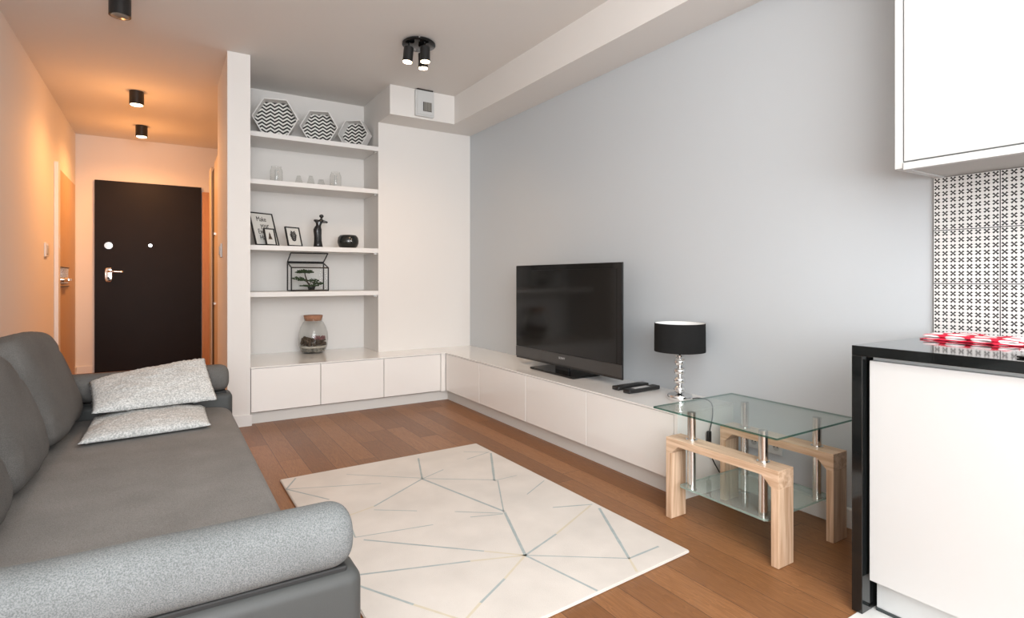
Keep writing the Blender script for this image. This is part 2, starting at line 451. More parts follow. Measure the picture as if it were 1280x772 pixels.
# left wall: interior door seen at a grazing angle
d2 = obj('door_2', bx(XL-.0, XL+.012, 6.14, 7.23, .005, 1.96), M_['oakdoor']); d2['kind'] = 'structure'
bm = bx(XL, XL+.03, 6.03, 6.13, 0, 1.99, bev=.003); obj('casing', bm, M_['trimw'], d2)
obj('lock_plate', bx(XL+.012, XL+.017, 6.2, 6.72, .955, 1.095), M_['steel'], d2)
bm = bx(XL+.012, XL+.02, 6.17, 6.76, 1.097, 1.105); box(bm, XL+.012, XL+.02, 6.17, 6.76, .925, .933)
obj('plate_edge', bm, M_['black'], d2)
bm = cyl(B(), (XL+.017, 6.36, .99), (XL+.06, 6.36, .99), .02); cyl(bm, (XL+.055, 6.36, .99), (XL+.055, 6.55, .99), .01)
obj('handle', bm, M_['chrome'], d2, 'auto')
# wardrobe against the right side of the hall
w = root('hall_wardrobe', 'tall cream wardrobe with a dark gap between its doors, in the hallway behind the partition', 'wardrobe', (.42, 5.9, 0))
obj('carcass', bx(.44, .555, 5.0, 6.88, 0, 2.14), M_['wardwht'], w, world=True)
obj('door', bx(.42, .44, 6.62, 6.88, 0, 2.17, bev=.003), M_['wardwht'], w, world=True)
obj('dark_panel', bx(.432, .44, 6.2, 6.62, .0, 2.12), M_['gap'], w, world=True)
dd = obj('door', bx(.42, .44, 5.35, 6.18, 0.02, 2.14, bev=.003), M_['wardwht'], w, world=True)
for z in (.75, 1.42):
    obj('hinge', bx(.408, .42, 6.05, 6.17, z, z+.02), M_['steel'], dd, world=True)
# light switches
s = root('light_switch', 'white light switch on the hallway side of the white partition', 'switch', (.352, 4.593, 1.205))
obj('plate', bx(.348, .36, 4.54, 4.64, 1.155, 1.255, bev=.004), M_['trimw'], s, world=True)
obj('rocker', bx(.343, .348, 4.56, 4.62, 1.175, 1.235, bev=.002), M_['kwhite'], s, world=True)
s = root('light_switch', 'small light switch on the left wall before the oak door', 'switch', (XL, 5.64, 1.226))
obj('plate', bx(XL, XL+.012, 5.57, 5.70, 1.17, 1.28, bev=.004), M_['trimw'], s, world=True)
obj('rocker', bx(XL+.012, XL+.016, 5.59, 5.68, 1.19, 1.26, bev=.002), M_['kwhite'], s, world=True)

# ceiling downlights
def downlight(label, x, y, lit):
    t = root('ceiling_downlight', label, 'ceiling light', (x, y, ZC), group='black cylinder downlights along the hallway')
    bm = B(); lathe(bm, [(.0, 0), (.051, 0), (.051, -.108), (.044, -.108), (.044, -.09), (0, -.075)], seg=40)
    obj('housing', bm, M_['black'], t, 'auto')
    bm = B(); lathe(bm, [(0, -.092), (.040, -.094), (.043, -.109), (.036, -.113), (0, -.112)], seg=32)
    obj('bulb', bm, M_['warmbulb'] if lit else M_['offbulb'], t, 'auto')
    return t
downlight('black cylinder downlight with its lamp switched off, nearest the camera', -.20, 3.66, False)
downlight('lit black cylinder downlight, middle one of the hallway row', -.187, 5.46, True)
downlight('lit black cylinder downlight closest to the dark entrance door', -.187, 6.66, True)

# triple spot
cx, cy = 1.392, 3.355
t = root('triple_spotlight', 'round black ceiling lamp with three lit adjustable spots', 'ceiling light', (cx, cy, ZC))
bm = B(); lathe(bm, [(0, 0), (.095, 0), (.106, -.010), (.106, -.02), (.1, -.024), (0, -.024)], seg=56)
obj('ceiling_plate', bm, M_['blackg'], t, 'auto')
bm = B(); cyl(bm, (-.05, .085, -.012), (-.05, .1, -.012), .006); 
obj('screw', cyl(B(), (-.04, -.104, -.012), (-.043, -.115, -.012), .006), M_['chrome'], t)
for k, (ox, oy) in enumerate(((-.066, .005), (.018, -.058), (.05, .05))):
    sp = obj('stem', cyl(B(), (ox, oy, -.024), (ox, oy, -.055), .004, seg=10), M_['chrome'], t, True)
    ax = Vector((ox*.25, oy*.25-.012, -1)).normalized()
    if k == 0: ax = Vector((-.10, .0, -1)).normalized()
    p0 = Vector((ox, oy, -.048)); p1 = p0+ax*.094
    bm = B(); cyl(bm, p0, p1, .0315, seg=32, caps=False); cyl(bm, p0, p0+ax*.002, .0315, seg=32); cyl(bm, p1-ax*.012, p1-ax*.010, .0315, seg=32)
    sh = obj('spot_head', bm, M_['black'], t, 'auto')
    obj('bulb', cyl(B(), p1-ax*.009, p1+ax*.001, .028, seg=28), M_['warmbulb'], sh, 'auto')

# ventilation grille on the beam
v = root('ventilation_grille', 'white plastic ventilation box with a small dark louvre, on the ceiling beam', 'vent', (1.78, 4.195, 2.41))
obj('housing', bx(1.702, 1.862, 4.165, 4.195, 2.303, 2.512, bev=.006), M_['kwhite'], v, world=True)
obj('cover', bx(1.714, 1.85, 4.158, 4.166, 2.315, 2.502, bev=.003), M_['kwhite'], v, world=True)
lo = obj('louvre', bx(1.763, 1.836, 4.154, 4.160, 2.343, 2.416), M_['gap'], v, world=True)
bm = B()
for k in range(7): box(bm, 1.770+k*.0098, 1.776+k*.0098, 4.151, 4.155, 2.345, 2.414)
obj('slats', bm, M_['grille'], lo, world=True)
obj('top_slot', bx(1.715, 1.85, 4.160, 4.195, 2.512, 2.519), M_['gap'], v, world=True)

# ------------------------------------------------------------------ low cabinets
def low_cab(label, horiz, a0, a1, group):
    g = .002
    if horiz:   # along x, front faces -y at 4.15
        t = root('low_cabinet', label, 'cabinet', ((a0+a1)/2, 4.3, .08), group=group)
        obj('carcass', bx(a0+.001, a1-.001, 4.168, YE-.005, .081, .384), M_['carcass'], t, world=True)
        d = obj('door', bx(a0+g, a1-g, 4.150, 4.168,   .088, .3835, bev=.0015), M_['gloss'], t, world=True)
    else:
        t = root('low_cabinet', label, 'cabinet', (2.15, (a0+a1)/2, .08), group=group)
        obj('carcass', bx(1.973, XR-.003, a0+.001, a1-.001, .081, .3855), M_['kwhite'], t, world=True)
        d = obj('door', bx(1.955, 1.973, a0+g, a1-g,   .088, .3835, bev=.0015), M_['gloss'], t, world=True)
    return t
g1 = 'low white cabinets below the shelves'
low_cab('glossy white low cabinet under the shelf niche, nearest the white partition', True, .502, .964, g1)
low_cab('glossy white low cabinet in the middle of the short run below the shelves', True, .964, 1.436, g1)
low_cab('glossy white low cabinet of the short run, next to the inner corner', True, 1.436, 1.913, g1)
g2 = 'low white cabinets along the grey wall'
low_cab('glossy white low cabinet of the long run, right at the inner corner', False, 3.576, 4.145, g2)
low_cab('glossy white low cabinet along the grey wall, under the left edge of the television', False, 2.960, 3.576, g2)
low_cab('glossy white low cabinet along the grey wall, under the right half of the television', False, 2.3586, 2.960, g2)
low_cab('glossy white low cabinet under the remotes and table lamp, beside the glass table', False, 1.745, 2.3586, g2)
o = obj('corner_filler', bx(1.916, 1.9545, 4.150, YE-.01, .081, .3855), M_['gloss'])
tag(o, 'narrow glossy white filler strip in the inner corner of the low cabinets', 'filler strip')
o = obj('end_panel', bx(1.9535, XR-.003, 1.722, 1.742, .0, .3855), M_['gloss'])
tag(o, 'white end panel closing the long low cabinet run beside the glass table', 'panel')
bm = B(); prism(bm, [(.502, 4.147), (1.952, 4.147), (1.952, 1.722), (XR-.001, 1.722), (XR-.001, YE-.001), (1.498, YE-.001), (1.498, YN-.002), (.502, YN-.002)], .3865, CT, 'z')
o = obj('worktop', bm, M_['gloss']); tag(o, 'L-shaped white top running over the low cabinets', 'worktop')
bm = B(); prism(bm, [(.51, 4.20), (1.998, 4.20), (1.998, 1.745), (2.02, 1.745), (2.02, 4.22), (.51, 4.22)], 0, .079, 'z')
o = obj('plinth', bm, M_['kick']); tag(o, 'recessed off-white plinth under the low cabinets', 'plinth')

# ------------------------------------------------------------------ shelves
sl = ['topmost white niche shelf, holding the three hexagons', 'second white niche shelf from the top, with small glassware',
      'white niche shelf holding the framed prints and black figurine', 'lowest white niche shelf, under the open terrarium']
SZ = [2.086, 1.735, 1.2475, .900]
for z, lb in zip(SZ, sl):
    t = root('wall_shelf', lb, 'shelf', (1.0, YE, z), group='white shelves in the niche')
    obj('board', bx(.501, 1.499, YE, YN-.001, z-.036, z, bev=.001), M_['white'], t, world=True)
    obj('shelf_support', bx(1.470, 1.499, YE+.02, YE+.032, z-.048, z-.0365), M_['steel'], t, world=True)

# ------------------------------------------------------------------ hexagon boxes
def hexagon(label, x, y, R, rz, D=.095):
    ap = R*math.cos(PI/6)
    t = root('hexagonal_wall_box', label, 'hexagon box', (x, y, SZ[0]), rz, group='hexagon boxes on the top shelf')
    bm = B(); n = 6; th = .009
    P = lambda r, k, yy: (r*math.cos(PI/3*k), yy, ap+r*math.sin(PI/3*k))
    Ro, Ri = R, R-th
    of = [bm.verts.new(P(Ro, k, 0)) for k in range(6)]; inf = [bm.verts.new(P(Ri, k, 0)) for k in range(6)]
    ob = [bm.verts.new(P(Ro, k, D)) for k in range(6)]; ib = [bm.verts.new(P(Ri, k, D)) for k in range(6)]
    for k in range(6):
        j = (k+1) % 6
        bm.faces.new((of[k], of[j], inf[j], inf[k])); bm.faces.new((of[k], ob[k], ob[j], of[j]))
        bm.faces.new((inf[k], inf[j], ib[j], ib[k])); bm.faces.new((ob[k], ib[k], ib[j], ob[j]))
    obj('frame', bm, M_['white'], t)
    bm = B(); prism(bm, [(Ri*math.cos(PI/3*k), ap+Ri*math.sin(PI/3*k)) for k in range(6)], D-.012, D-.004, 'y')
    obj('chevron_back', bm, M_['chev'], t)
hexagon('largest hexagon box with a black and white zigzag back, at the left of the shelf', .722, 4.56, .166, -math.radians(13))
hexagon('middle-sized white hexagon box with zigzag back, between the other two', 1.052, 4.59, .147, -math.radians(20))
hexagon('smallest hexagon box with zigzag back, turned most to the side', 1.328, 4.61, .131, -math.radians(38))

# ------------------------------------------------------------------ glassware on shelf 2
def glass_jar(label, x, y):
    t = root('glass_jar', label, 'jar', (x, y, SZ[1]))
    bm = B(); lathe(bm, [(0, .002), (.040, .002), (.045, .02), (.045, .09), (.036, .112), (.036, .125), (.034, .125), (.034, .112), (.043, .09), (.043, .02), (.038, .006), (0, .006)], seg=32)
    obj('body', bm, M_['gjar'], t, True)
    bm = B(); cyl(bm, (0, 0, .0065), (0, 0, .10), .013, .010, seg=20)
    obj('white_candle', bm, M_['kwhite'], t, 'auto')
M_['gjar'] = mat_glass('jar_glass', (.975, .975, .97), 1.3)
M_['gdark'] = mat_glass('small_glass', (.955, .955, .95), 1.4)
glass_jar('round clear glass jar with a white candle, left end of the glassware shelf', .733, 4.58)
glass_jar('clear glass jar with a white candle, right end of the glassware shelf', 1.18, 4.58)
for lb, x, h in (('small upturned clear glass, left of the three between the jars', .898, .07), ('tallest of three small upturned clear glasses between the jars', .988, .078), ('small upturned clear glass nearest the right jar', 1.068, .055)):
    bm = B(); lathe(bm, [(.034, 0), (.014 if h > .06 else .02, h), (0, h), (0, h-.004), (.012 if h > .06 else .018, h-.004), (.031, 0)], seg=28)
    o = obj('drinking_glass', bm, M_['gdark'], None, 'auto'); o.location = (x, 4.585, SZ[1]); tag(o, lb, 'glass', 'small upturned glasses on the shelf')

# ------------------------------------------------------------------ picture frames
def picture(label, bx_, by, w, h, rz, lean, art):
    t = root('picture_frame', label, 'picture frame', (bx_, by, SZ[2]), 0, group='framed prints on the shelf')
    t.rotation_mode = 'XYZ'; t.rotation_euler = (0, 0, rz)
    R = Matrix.Rotation(-lean, 4, 'X')
    off = .013*math.sin(lean)+.0005
    def fin(bm):
        bmesh.ops.transform(bm, matrix=Matrix.Translation((0, 0, off)) @ R, verts=bm.verts); return bm
    f = .0078
    bm = B()
    box(bm, 0, f, 0, .013, 0, h); box(bm, w-f, w, 0, .013, 0, h); box(bm, f, w-f, 0, .013, 0, f); box(bm, f, w-f, 0, .013, h-f, h)
    obj('frame', fin(bm), M_['black'], t)
    pp = obj('print', fin(bx(f, w-f, .006, .012, f, h-f)), M_['paper'], t)
    if art == 'text':
        for s, sz, zz, xx in (('Make', .042, .80, .47), ('your', .042, .61, .56), ('Eve', .042, .42, .36), ('Ha', .042, .24, .36)):
            tb = text_bm(s, sz); 
            bmesh.ops.transform(tb, matrix=Matrix.Translation((w*xx, .0052, h*zz)) @ Matrix.Rotation(PI/2, 4, 'X') @ Matrix.Diagonal((.9, 1.35, 1, 1)), verts=tb.verts)
            obj('lettering', fin(tb), M_['ink'], pp)
    if art == 'tree':
        bm = B()
        for a, b, z in ((.018, .36, .30), (.014, .45, .45), (.009, .58, .6)):
            prism(bm, [(w/2-a, h*b), (w/2+a, h*b), (w/2, h*(b+.2))], .004, .0058, 'y')
        obj('tree_motif', fin(bm), M_['moss'], pp)
        box
    if art == 'leaf':
        bm = B()
        for k in range(-3, 4):
            for sgn in (-1, 1):
                c0 = Vector((w/2, h*.5+k*.0115)); L = .034*(1-abs(k)*.13)
                dx, dz = sgn*L, .010+L*.25
                prism(bm, [(c0.x, c0.y-.003), (c0.x+dx*.6, c0.y+dz*.4-.005), (c0.x+dx, c0.y+dz*.8), (c0.x+dx*.6, c0.y+dz*.6+.004), (c0.x, c0.y+.003)], .004, .0058, 'y')
        box(bm, w/2-.002, w/2+.002, .004, .0058, h*.26, h*.72)
        obj('leaf_motif', fin(bm), M_['ink'], pp)
    # easel strut
    obj('strut', fin(bx(w*.42, w*.58, .013, .016, .02, h*.7)), M_['gap'], t)
RZ = math.radians(25)
picture('tall black framed print with brush lettering, leaning in the left corner of the niche',   .585, 4.525, .195, .272, RZ, math.radians(21), 'text')
picture('small black framed print of a fir tree, in front of the lettered print',   .652, 4.493, .088, .135, RZ, math.radians(17), 'tree')
picture('black framed print of a dark monstera leaf, between the prints and the figurine',   .812, 4.525, .127, .158, RZ, math.radians(17), 'leaf')

# ------------------------------------------------------------------ figurine
def figurine():
    bm = B(); s = .0005
    # profile: (zoom y, centre x, half width, half depth) from foot to neck
    prof = [(610, 187, 73, 60), (560, 187, 63, 52), (500, 184, 56, 44), (430, 183, 55, 40), (370, 180, 60, 42), (330, 179, 61, 44), (300, 182, 50, 38), (270, 193, 38, 30), (245, 198, 42, 30), (220, 200, 55, 32), (200, 208, 62, 30), (188, 222, 48, 24), (176, 233, 22, 18), (160, 235, 15, 15), (150, 236, 16, 18), (140, 236, 28, 28), (125, 236, 35, 33), (110, 236, 29, 28), (99, 236, 12, 12)]
    rings = []; seg = 24
    for y, cx, hw, hd in prof:
        z = (610-y)*s
        rings.append([bm.verts.new(((cx-187)*s+hw*s*math.cos(2*PI*k/seg), hd*s*math.sin(2*PI*k/seg), z)) for k in range(seg)])
    for a, b in zip(rings, rings[1:]):
        for k in range(seg): bm.faces.new((a[k], a[(k+1) % seg], b[(k+1) % seg], b[k]))
    bm.faces.new(list(reversed(rings[0]))); bm.faces.new(rings[-1])
    P = lambda x, y, d=0: ((x-187)*s, d*s, (610-y)*s)
    tube(bm, spline([P(232, 192), P(275, 200, -8), P(316, 217, -14), P(285, 222, -34), P(235, 222, -38)], 5), [.0075]*5+[.0065]*8+[.0055]*8, 10)
    tube(bm, spline([P(190, 195), P(160, 190, -4), P(134, 193, -10), P(150, 215, -30), P(190, 235, -36)], 5), [.0075]*5+[.0065]*8+[.0055]*8, 10)
    # fold between the legs
    tube(bm, spline([P(187, 330, -40), P(184, 430, -42), P(186, 540, -50)], 6), .006, 8)
    o = obj('dancer_figurine', bm, M_['bronze'], None, True); o.location = (1.052, 4.62, SZ[2]); o.rotation_euler = (0, 0, -.15); o.scale = (1.05, 1.05, 1.05)
    tag(o, 'slender black figurine of a woman with raised bent arms, on the shelf beside the bowl', 'figurine')
figurine()
# ------------------------------------------------------------------ black bowl
t = root('black_vase', 'squat round black ribbed bowl at the right of the framed prints shelf', 'vase', (1.292, 4.62, SZ[2]))
bm = B(); lathe(bm, [(0, 0), (.055, 0), (.072, .018), (.082, .044), (.083, .064), (.077, .092), (.064, .109), (.053, .111), (.05, .104), (.064, .08), (.07, .055), (.06, .02), (0, .008)], seg=64)
for v_ in bm.verts:
    a = math.atan2(v_.co.y, v_.co.x); r = math.hypot(v_.co.x, v_.co.y)
    if r > .058 and .01 < v_.co.z < .095:
        k = 1+.02*math.sin(a*24+v_.co.z*160); v_.co.x *= k; v_.co.y *= k
obj('body', bm, M_['ceramic'], t, True)
bm = B()
for k in range(5):
    a = -PI/2+(k-2)*.09
    tube(bm, spline([(.0795*math.cos(a)*1.0, .0795*math.sin(a), .074), (.082*math.cos(a-.02), .082*math.sin(a-.02), .058), (.08*math.cos(a*1.0+(-.0)), .08*math.sin(a), .045)], 4), .0015, 6)
obj('relief_ornament', bm, M_['steel'], t, True)

# ------------------------------------------------------------------ terrarium
z0 = SZ[3]
t = root('glass_terrarium', 'geometric terrarium of clear glass in a black metal frame with its lid open', 'terrarium', (.975, 4.64, z0))
X0, X1, Y0, Y1 = .838, 1.118, 4.56, 4.72
A = lambda x, y, z: Vector((x, y, z0+z))
r_ = .0052; hF, hB = .186, .226
bm = B()
segs = [((X0, Y0, r_), (X1, Y0, r_)), ((X0, Y1, r_), (X1, Y1, r_)), ((X0, Y0, r_), (X0, Y1, r_)), ((X1, Y0, r_), (X1, Y1, r_)),
        ((X0, Y0, r_), (X0, Y0, hF)), ((X1, Y0, r_), (X1, Y0, hF)), ((X0, Y1, r_), (X0, Y1, hB)), ((X1, Y1, r_), (X1, Y1, hB)),
        ((X0, Y0, hF), (X1, Y0, hF)), ((X0, Y1, hB), (X1, Y1, hB)), ((X0, Y0, hF), (X0, Y1, hB)), ((X1, Y0, hF), (X1, Y1, hB))]
for a, b in segs: cyl(bm, A(*a), A(*b), r_, seg=8)
obj('frame', bm, M_['black'], t, world=True)
bm = B()
for q in ([(X0, Y0, r_), (X1, Y0, r_), (X1, Y0, hF), (X0, Y0, hF)], [(X0, Y1, r_), (X1, Y1, r_), (X1, Y1, hB), (X0, Y1, hB)]): bm.faces.new([bm.verts.new(A(*p)) for p in q])
for X_ in (X0, X1): bm.faces.new([bm.verts.new(A(X_, *p)) for p in [(Y0, r_), (Y1, r_), (Y1, hB), (Y0, hF)]])
obj('glass_panes', bm, M_['glass'], t, world=True)
bm = B(); lw = [(X0, Y1, hB+.008), (X1, Y1, hB+.008), (X1, Y0+.02, .300), (X0, Y0+.02, .300)]
for k in range(4): cyl(bm, A(*lw[k]), A(*lw[(k+1) % 4]), r_, seg=8)
ld = obj('lid', bm, M_['black'], t, world=True)
bm = B(); bm.faces.new([bm.verts.new(A(*p)) for p in lw]); obj('lid_pane', bm, M_['glass'], ld, world=True)
# bonsai
t = root('bonsai', 'miniature bonsai with layered dark green foliage, inside the open terrarium', 'plant', (1.0, 4.64, z0+.003))
bm = B(); lathe(bm, [(0, 0), (.022, 0), (.03, .03), (.03, .034), (.026, .034), (.024, .028), (0, .028)], c=(1.005, 4.64, z0+.0045), seg=28)
obj('pot', bm, M_['ceramic'], t, 'auto', world=True)
bm = B(); Pz = lambda x, z, y=4.64: (x, y, z0+z)
tube(bm, spline([Pz(1.003, .03), Pz(.985, .055), Pz(.972, .075), Pz(.965, .10), Pz(.955, .135), Pz(.955, .165)], 5), [.007-.00015*k for k in range(26)], 8)
tube(bm, spline([Pz(.978, .068), Pz(.945, .085), Pz(.90, .095)], 5), .003, 6)
tube(bm, spline([Pz(.985, .06), Pz(1.02, .07), Pz(1.05, .06)], 5), .003, 6)
obj('trunk', bm, M_['bark'], t, True, world=True)
bm = B(); rr = random.Random(3)
for cx_, cz_, hx, hz in ((.952, .160, .058, .026), (.925, .150, .045, .018), (.975, .150, .045, .018), (.903, .100, .045, .026), (.935, .088, .035, .018), (1.02, .083, .045, .030), (1.058, .060, .040, .026), (.97, .040, .058, .018), (1.03, .045, .035, .022)):
    for k in range(90):
        a = rr.random()*2*PI; q = math.sqrt(rr.random())
        c = Vector((cx_+q*math.cos(a)*hx, 4.64+q*math.sin(a)*hx*.8, z0+cz_+(rr.random()-.4)*hz*(1.3-q)))
        m = bmesh.ops.create_icosphere(bm, subdivisions=1, radius=.006*rr.uniform(.6, 1.3), matrix=Matrix.Translation(c) @ Matrix.Diagonal((1, 1, .6, 1)))
obj('foliage', bm, M_['leaf'], t, world=True)

# ------------------------------------------------------------------ corked jar on cabinet
t = root('corked_terrarium_jar', 'big round clear glass jar with cork lid, moss and pebbles, on the low cabinet', 'jar', (1.036, 4.72, CT))
op = [(0, 0), (.080, 0), (.096, .018), (.112, .065), (.117, .115), (.113, .165), (.100, .21), (.082, .245), (.070, .258), (.070, .270), (.073, .278)]
bm = B(); lathe(bm, op+[(r-.003, max(z, .003)) for r, z in reversed(op) if r > 0]+[(0, .003)], seg=56)
obj('glass_body', bm, mat_glass('thick_jar_glass', (.965, .965, .96), 1.4), t, True)
bm = B(); lathe(bm, [(0, .262), (.064, .262), (.074, .300), (.074, .306), (0, .306)], seg=40)
obj('cork_lid', bm, M_['cork'], t, 'auto')
rr = random.Random(11)
def rough_fill(rmaxf, zb, zt, amp, n, size, seed):
    bm = B(); rr = random.Random(seed)
    for k in range(n):
        a = rr.random()*2*PI; q = math.sqrt(rr.random()); z = zb+(zt-zb)*rr.random()
        R = rmaxf(z)*q
        bmesh.ops.create_icosphere(bm, subdivisions=1, radius=size*rr.uniform(.6, 1.3), matrix=Matrix.Translation((R*math.cos(a), R*math.sin(a), z)) @ Matrix.Rotation(rr.random()*3, 4, 'Z') @ Matrix.Diagonal((1, .8, .7, 1)))
    return bm
rj = lambda z: .078+.028*min(1, max(0, z-.01)/.06)
obj('pebbles', rough_fill(rj, .016, .046, 0, 260, .010, 5), M_['pebble'], t)
bm = B(); lathe(bm, [(0, .044), (.095, .044), (.103, .05), (.1045, .06), (0, .062)], seg=40); obj('sand_layer', bm, M_['sand'], t)
bm = rough_fill(lambda z: .096, .066, .105, 0, 320, .011, 6)
for v_ in bm.verts:
    if v_.co.x < 0 and v_.co.z > .08: v_.co.z += .02*min(1, -v_.co.x/.04)
obj('moss', bm, M_['moss'], t)
bm = B(); rr = random.Random(8)
for k in range(120):
    a = rr.random()*2*PI; q = math.sqrt(rr.random())*.045
    bmesh.ops.create_icosphere(bm, subdivisions=1, radius=.007*rr.uniform(.6, 1.2), matrix=Matrix.Translation((.045+q*math.cos(a), -.02+q*math.sin(a), .11+rr.random()*.022)))
obj('mauve_plant', bm, M_['heather'], t)

# ------------------------------------------------------------------ television
TX, TY = 2.15, 2.83
t = root('television', 'large flat black television standing on the low white cabinets', 'television', (TX, TY, CT))
ya, yb, za, zb = 2.285, 3.376, .437, 1.092
obj('panel', bx(TX, TX+.010, ya, yb, za, zb, bev=.002), M_['black'], t, world=True)
obj('back_cover', bx(TX+.010, TX+.06, ya+.22, yb-.12, za+.08, zb-.12, bev=.02), M_['black'], t, world=True)
sc = obj('screen', bx(TX-.004, TX+.001, ya+.042, yb-.042, za+.085, zb-.036), M_['screen'], t, world=True)
bm = bx(TX-.003, TX+.001, ya+.003, ya+.040, za+.085, zb-.003); box(bm, TX-.003, TX+.001, yb-.040, yb-.003, za+.085, zb-.003); box(bm, TX-.003, TX+.001, ya+.040, yb-.040, zb-.034, zb-.003)
obj('bezel', bm, M_['blackg'], t, world=True)
lb = obj('lower_bezel', bx(TX-.005, TX+.002, ya+.002, yb-.002, za+.014, za+.083, bev=.001), M_['tvbar'], t, world=True)
tb = text_bm('SONY', .019)
bmesh.ops.transform(tb, matrix=Matrix.Translation((TX-.0058, TY+.0, za+.056)) @ Matrix.Rotation(-PI/2, 4, 'Z') @ Matrix.Rotation(PI/2, 4, 'X') @ Matrix.Diagonal((1.3, 1, 1, 1)), verts=tb.verts)
obj('logo', tb, mat('logo_silver', (.45, .45, .45), .5), lb, world=True)
obj('neck', bx(TX+.03, TX+.05, TY-.02, TY+.12, CT+.01, za+.06, bev=.004), M_['black'], t, world=True)
bm = B(); prism(bm, [(2.08, 2.635), (2.30, 2.640), (2.31, 3.115), (2.085, 3.105)], CT+.001, CT+.014, 'z')
bmesh.ops.bevel(bm, geom=list(bm.edges), offset=.002, segments=2, affect='EDGES')
obj('stand', bm, M_['blackg'], t, world=True)

# ------------------------------------------------------------------ remotes
def remote(label, x0, x1, y, w, ang, silver):
    t = root('remote_control', label, 'remote control', (x0, y, CT), ang)
    L = x1-x0
    obj('case', bx(0, L, -w/2, w/2, .001, .022, bev=.005, seg=3), M_['black'], t, True)
    if silver: obj('silver_inlay', bx(L*.22, L*.68, -w*.30, w*.30, .0215, .0232, bev=.0005), mat('silver_plastic', (.5, .5, .5), .4), t)
    bm = B()
    for i in range(3 if silver else 9):
        for j in (-1, 0, 1): box(bm, L*(.74 if silver else .12)+i*.018, L*(.74 if silver else .12)+i*.018+.010, j*.012-.004, j*.012+.004, .0215, .024, bev=.001)
    obj('buttons', bm, M_['tvbar'], t)
remote('plain black remote control, nearer the television', 2.075, 2.305, 2.262, .052, .0, False)
remote('black remote control with a silver centre, nearer the table lamp', 2.062, 2.30, 2.162, .050, .05, True)

# ------------------------------------------------------------------ table lamp
lx, ly = 2.20, 1.925
t = root('table_lamp', 'table lamp with black drum shade and chrome ball stem, on the low cabinet', 'lamp', (lx, ly, CT))
bm = B(); lathe(bm, [(0, 0), (.058, 0), (.060, .003), (.060, .020), (.057, .024), (.014, .026), (0, .026)], seg=48)
obj('base', bm, M_['chrome'], t, 'auto')
bm = B()
z = .026
for k in range(4):
    r = .029 if k < 3 else .027
    sph(bm, (0, 0, z+.023), r, r, .0235, 32, 18); z += .046
    cyl(bm, (0, 0, z-.006), (0, 0, z+.006), .011, seg=20)
cyl(bm, (0, 0, z+.004), (0, 0, z+.010), .022, seg=24)
obj('stem', bm, M_['chrome'], t, 'auto')
obj('neck', cyl(B(), (0, 0, z+.01), (0, 0, .30), .005, seg=12), M_['gap'], t, True)
bm = B(); R = .125
lathe(bm, [(R, .240), (R-.001, .382)], seg=72); lathe(bm, [(R-.001, .382), (R-.003, .382)], seg=72)
sd = obj('lamp_shade', bm, M_['shade'], t, 'auto')
bm = B(); lathe(bm, [(R-.0025, .241), (R-.003, .3815)], seg=72); obj('shade_lining', bm, M_['shadein'], sd, True)
bm = B()
for a in (0, 2.1, 4.2): cyl(bm, (0, 0, .30), ((R-.004)*math.cos(a), (R-.004)*math.sin(a), .300), .0012, seg=6)
obj('shade_ring', bm, M_['chrome'], sd)
bm = B(); sph(bm, (0, 0, .335), .028, .028, .032); obj('bulb', bm, M_['shadein'], t, True)
# cord
bm = B()
pts = spline([(2.215, 1.858, CT+.012), (2.235, 1.84, CT+.016), (2.235, 1.79, CT+.018), (2.205, 1.735, CT+.008), (2.170, 1.705, .355), (2.143, 1.70, .29)], 8)
tube(bm, pts, .0028, 8)
pts = spline([(2.135, 1.70, .235), (2.16, 1.70, .17), (2.20, 1.70, .11), (2.24, 1.69, .05), (2.27, 1.66, .008), (2.31, 1.60, .006)], 8)
tube(bm, pts, .0028, 8)
cd = obj('power_cord', bm, M_['black'], None, True)
tag(cd, 'black lamp cord hanging down behind the glass table', 'cord')
bm = bx(2.128, 2.152, 1.693, 1.708, .232, .295, bev=.005, seg=3)
obj('inline_switch', bm, M_['black'], cd, True)

# wall socket
s = root('wall_socket', 'white triple power socket low on the grey wall behind the glass table', 'socket', (XR, 1.53, .22))
obj('plate', bx(XR-.010, XR, 1.468, 1.645, .205, .275, bev=.003), M_['kwhite'], s, world=True)
for k in range(3):
    y = 1.497+k*.055
    q = obj('outlet', cyl(B(), (XR-.0115, y, .240), (XR-.010, y, .240), .016, seg=24), mat('socket_recess', (.45, .45, .44), .5), s, world=True)
    bm = cyl(B(), (XR-.0125, y-.008, .240), (XR-.0115, y-.008, .240), .003, seg=8); cyl(bm, (XR-.0125, y+.008, .240), (XR-.0115, y+.008, .240), .003, seg=8)
    obj('pin_hole', bm, M_['black'], q, world=True)

# ------------------------------------------------------------------ glass side table
t = root('glass_side_table', 'side table of clear glass, chrome tubes and pale oak arches beside the grey wall', 'table', (2.01, 1.39, 0))
TT = .46
for xa, xb in ((1.79, 1.88), (2.14, 2.235)):
    ya, yb, h, th, ch = 1.135, 1.640, .337, .028, .036
    # one bent-arch frame: beam with chamfered haunches, legs as children
    bm = B(); prism(bm, [(ya, h), (ya, h-th-ch), (ya+th, h-th-ch), (ya+th+ch, h-th), (yb-th-ch, h-th), (yb-th, h-th-ch), (yb, h-th-ch), (yb, h)], xa, xb, 'x')
    bmesh.ops.bevel(bm, geom=list(bm.edges), offset=.001, segments=1, affect='EDGES')
    fr = obj('arch_frame', bm, M_['sonoma'], t, world=True)
    obj('leg', bx(xa, xb, ya, ya+th, 0.001, h-th-ch, bev=.0015), M_['sonomav'], fr, world=True)
    obj('leg', bx(xa, xb, yb-th, yb, 0.001, h-th-ch, bev=.0015), M_['sonomav'], fr, world=True)
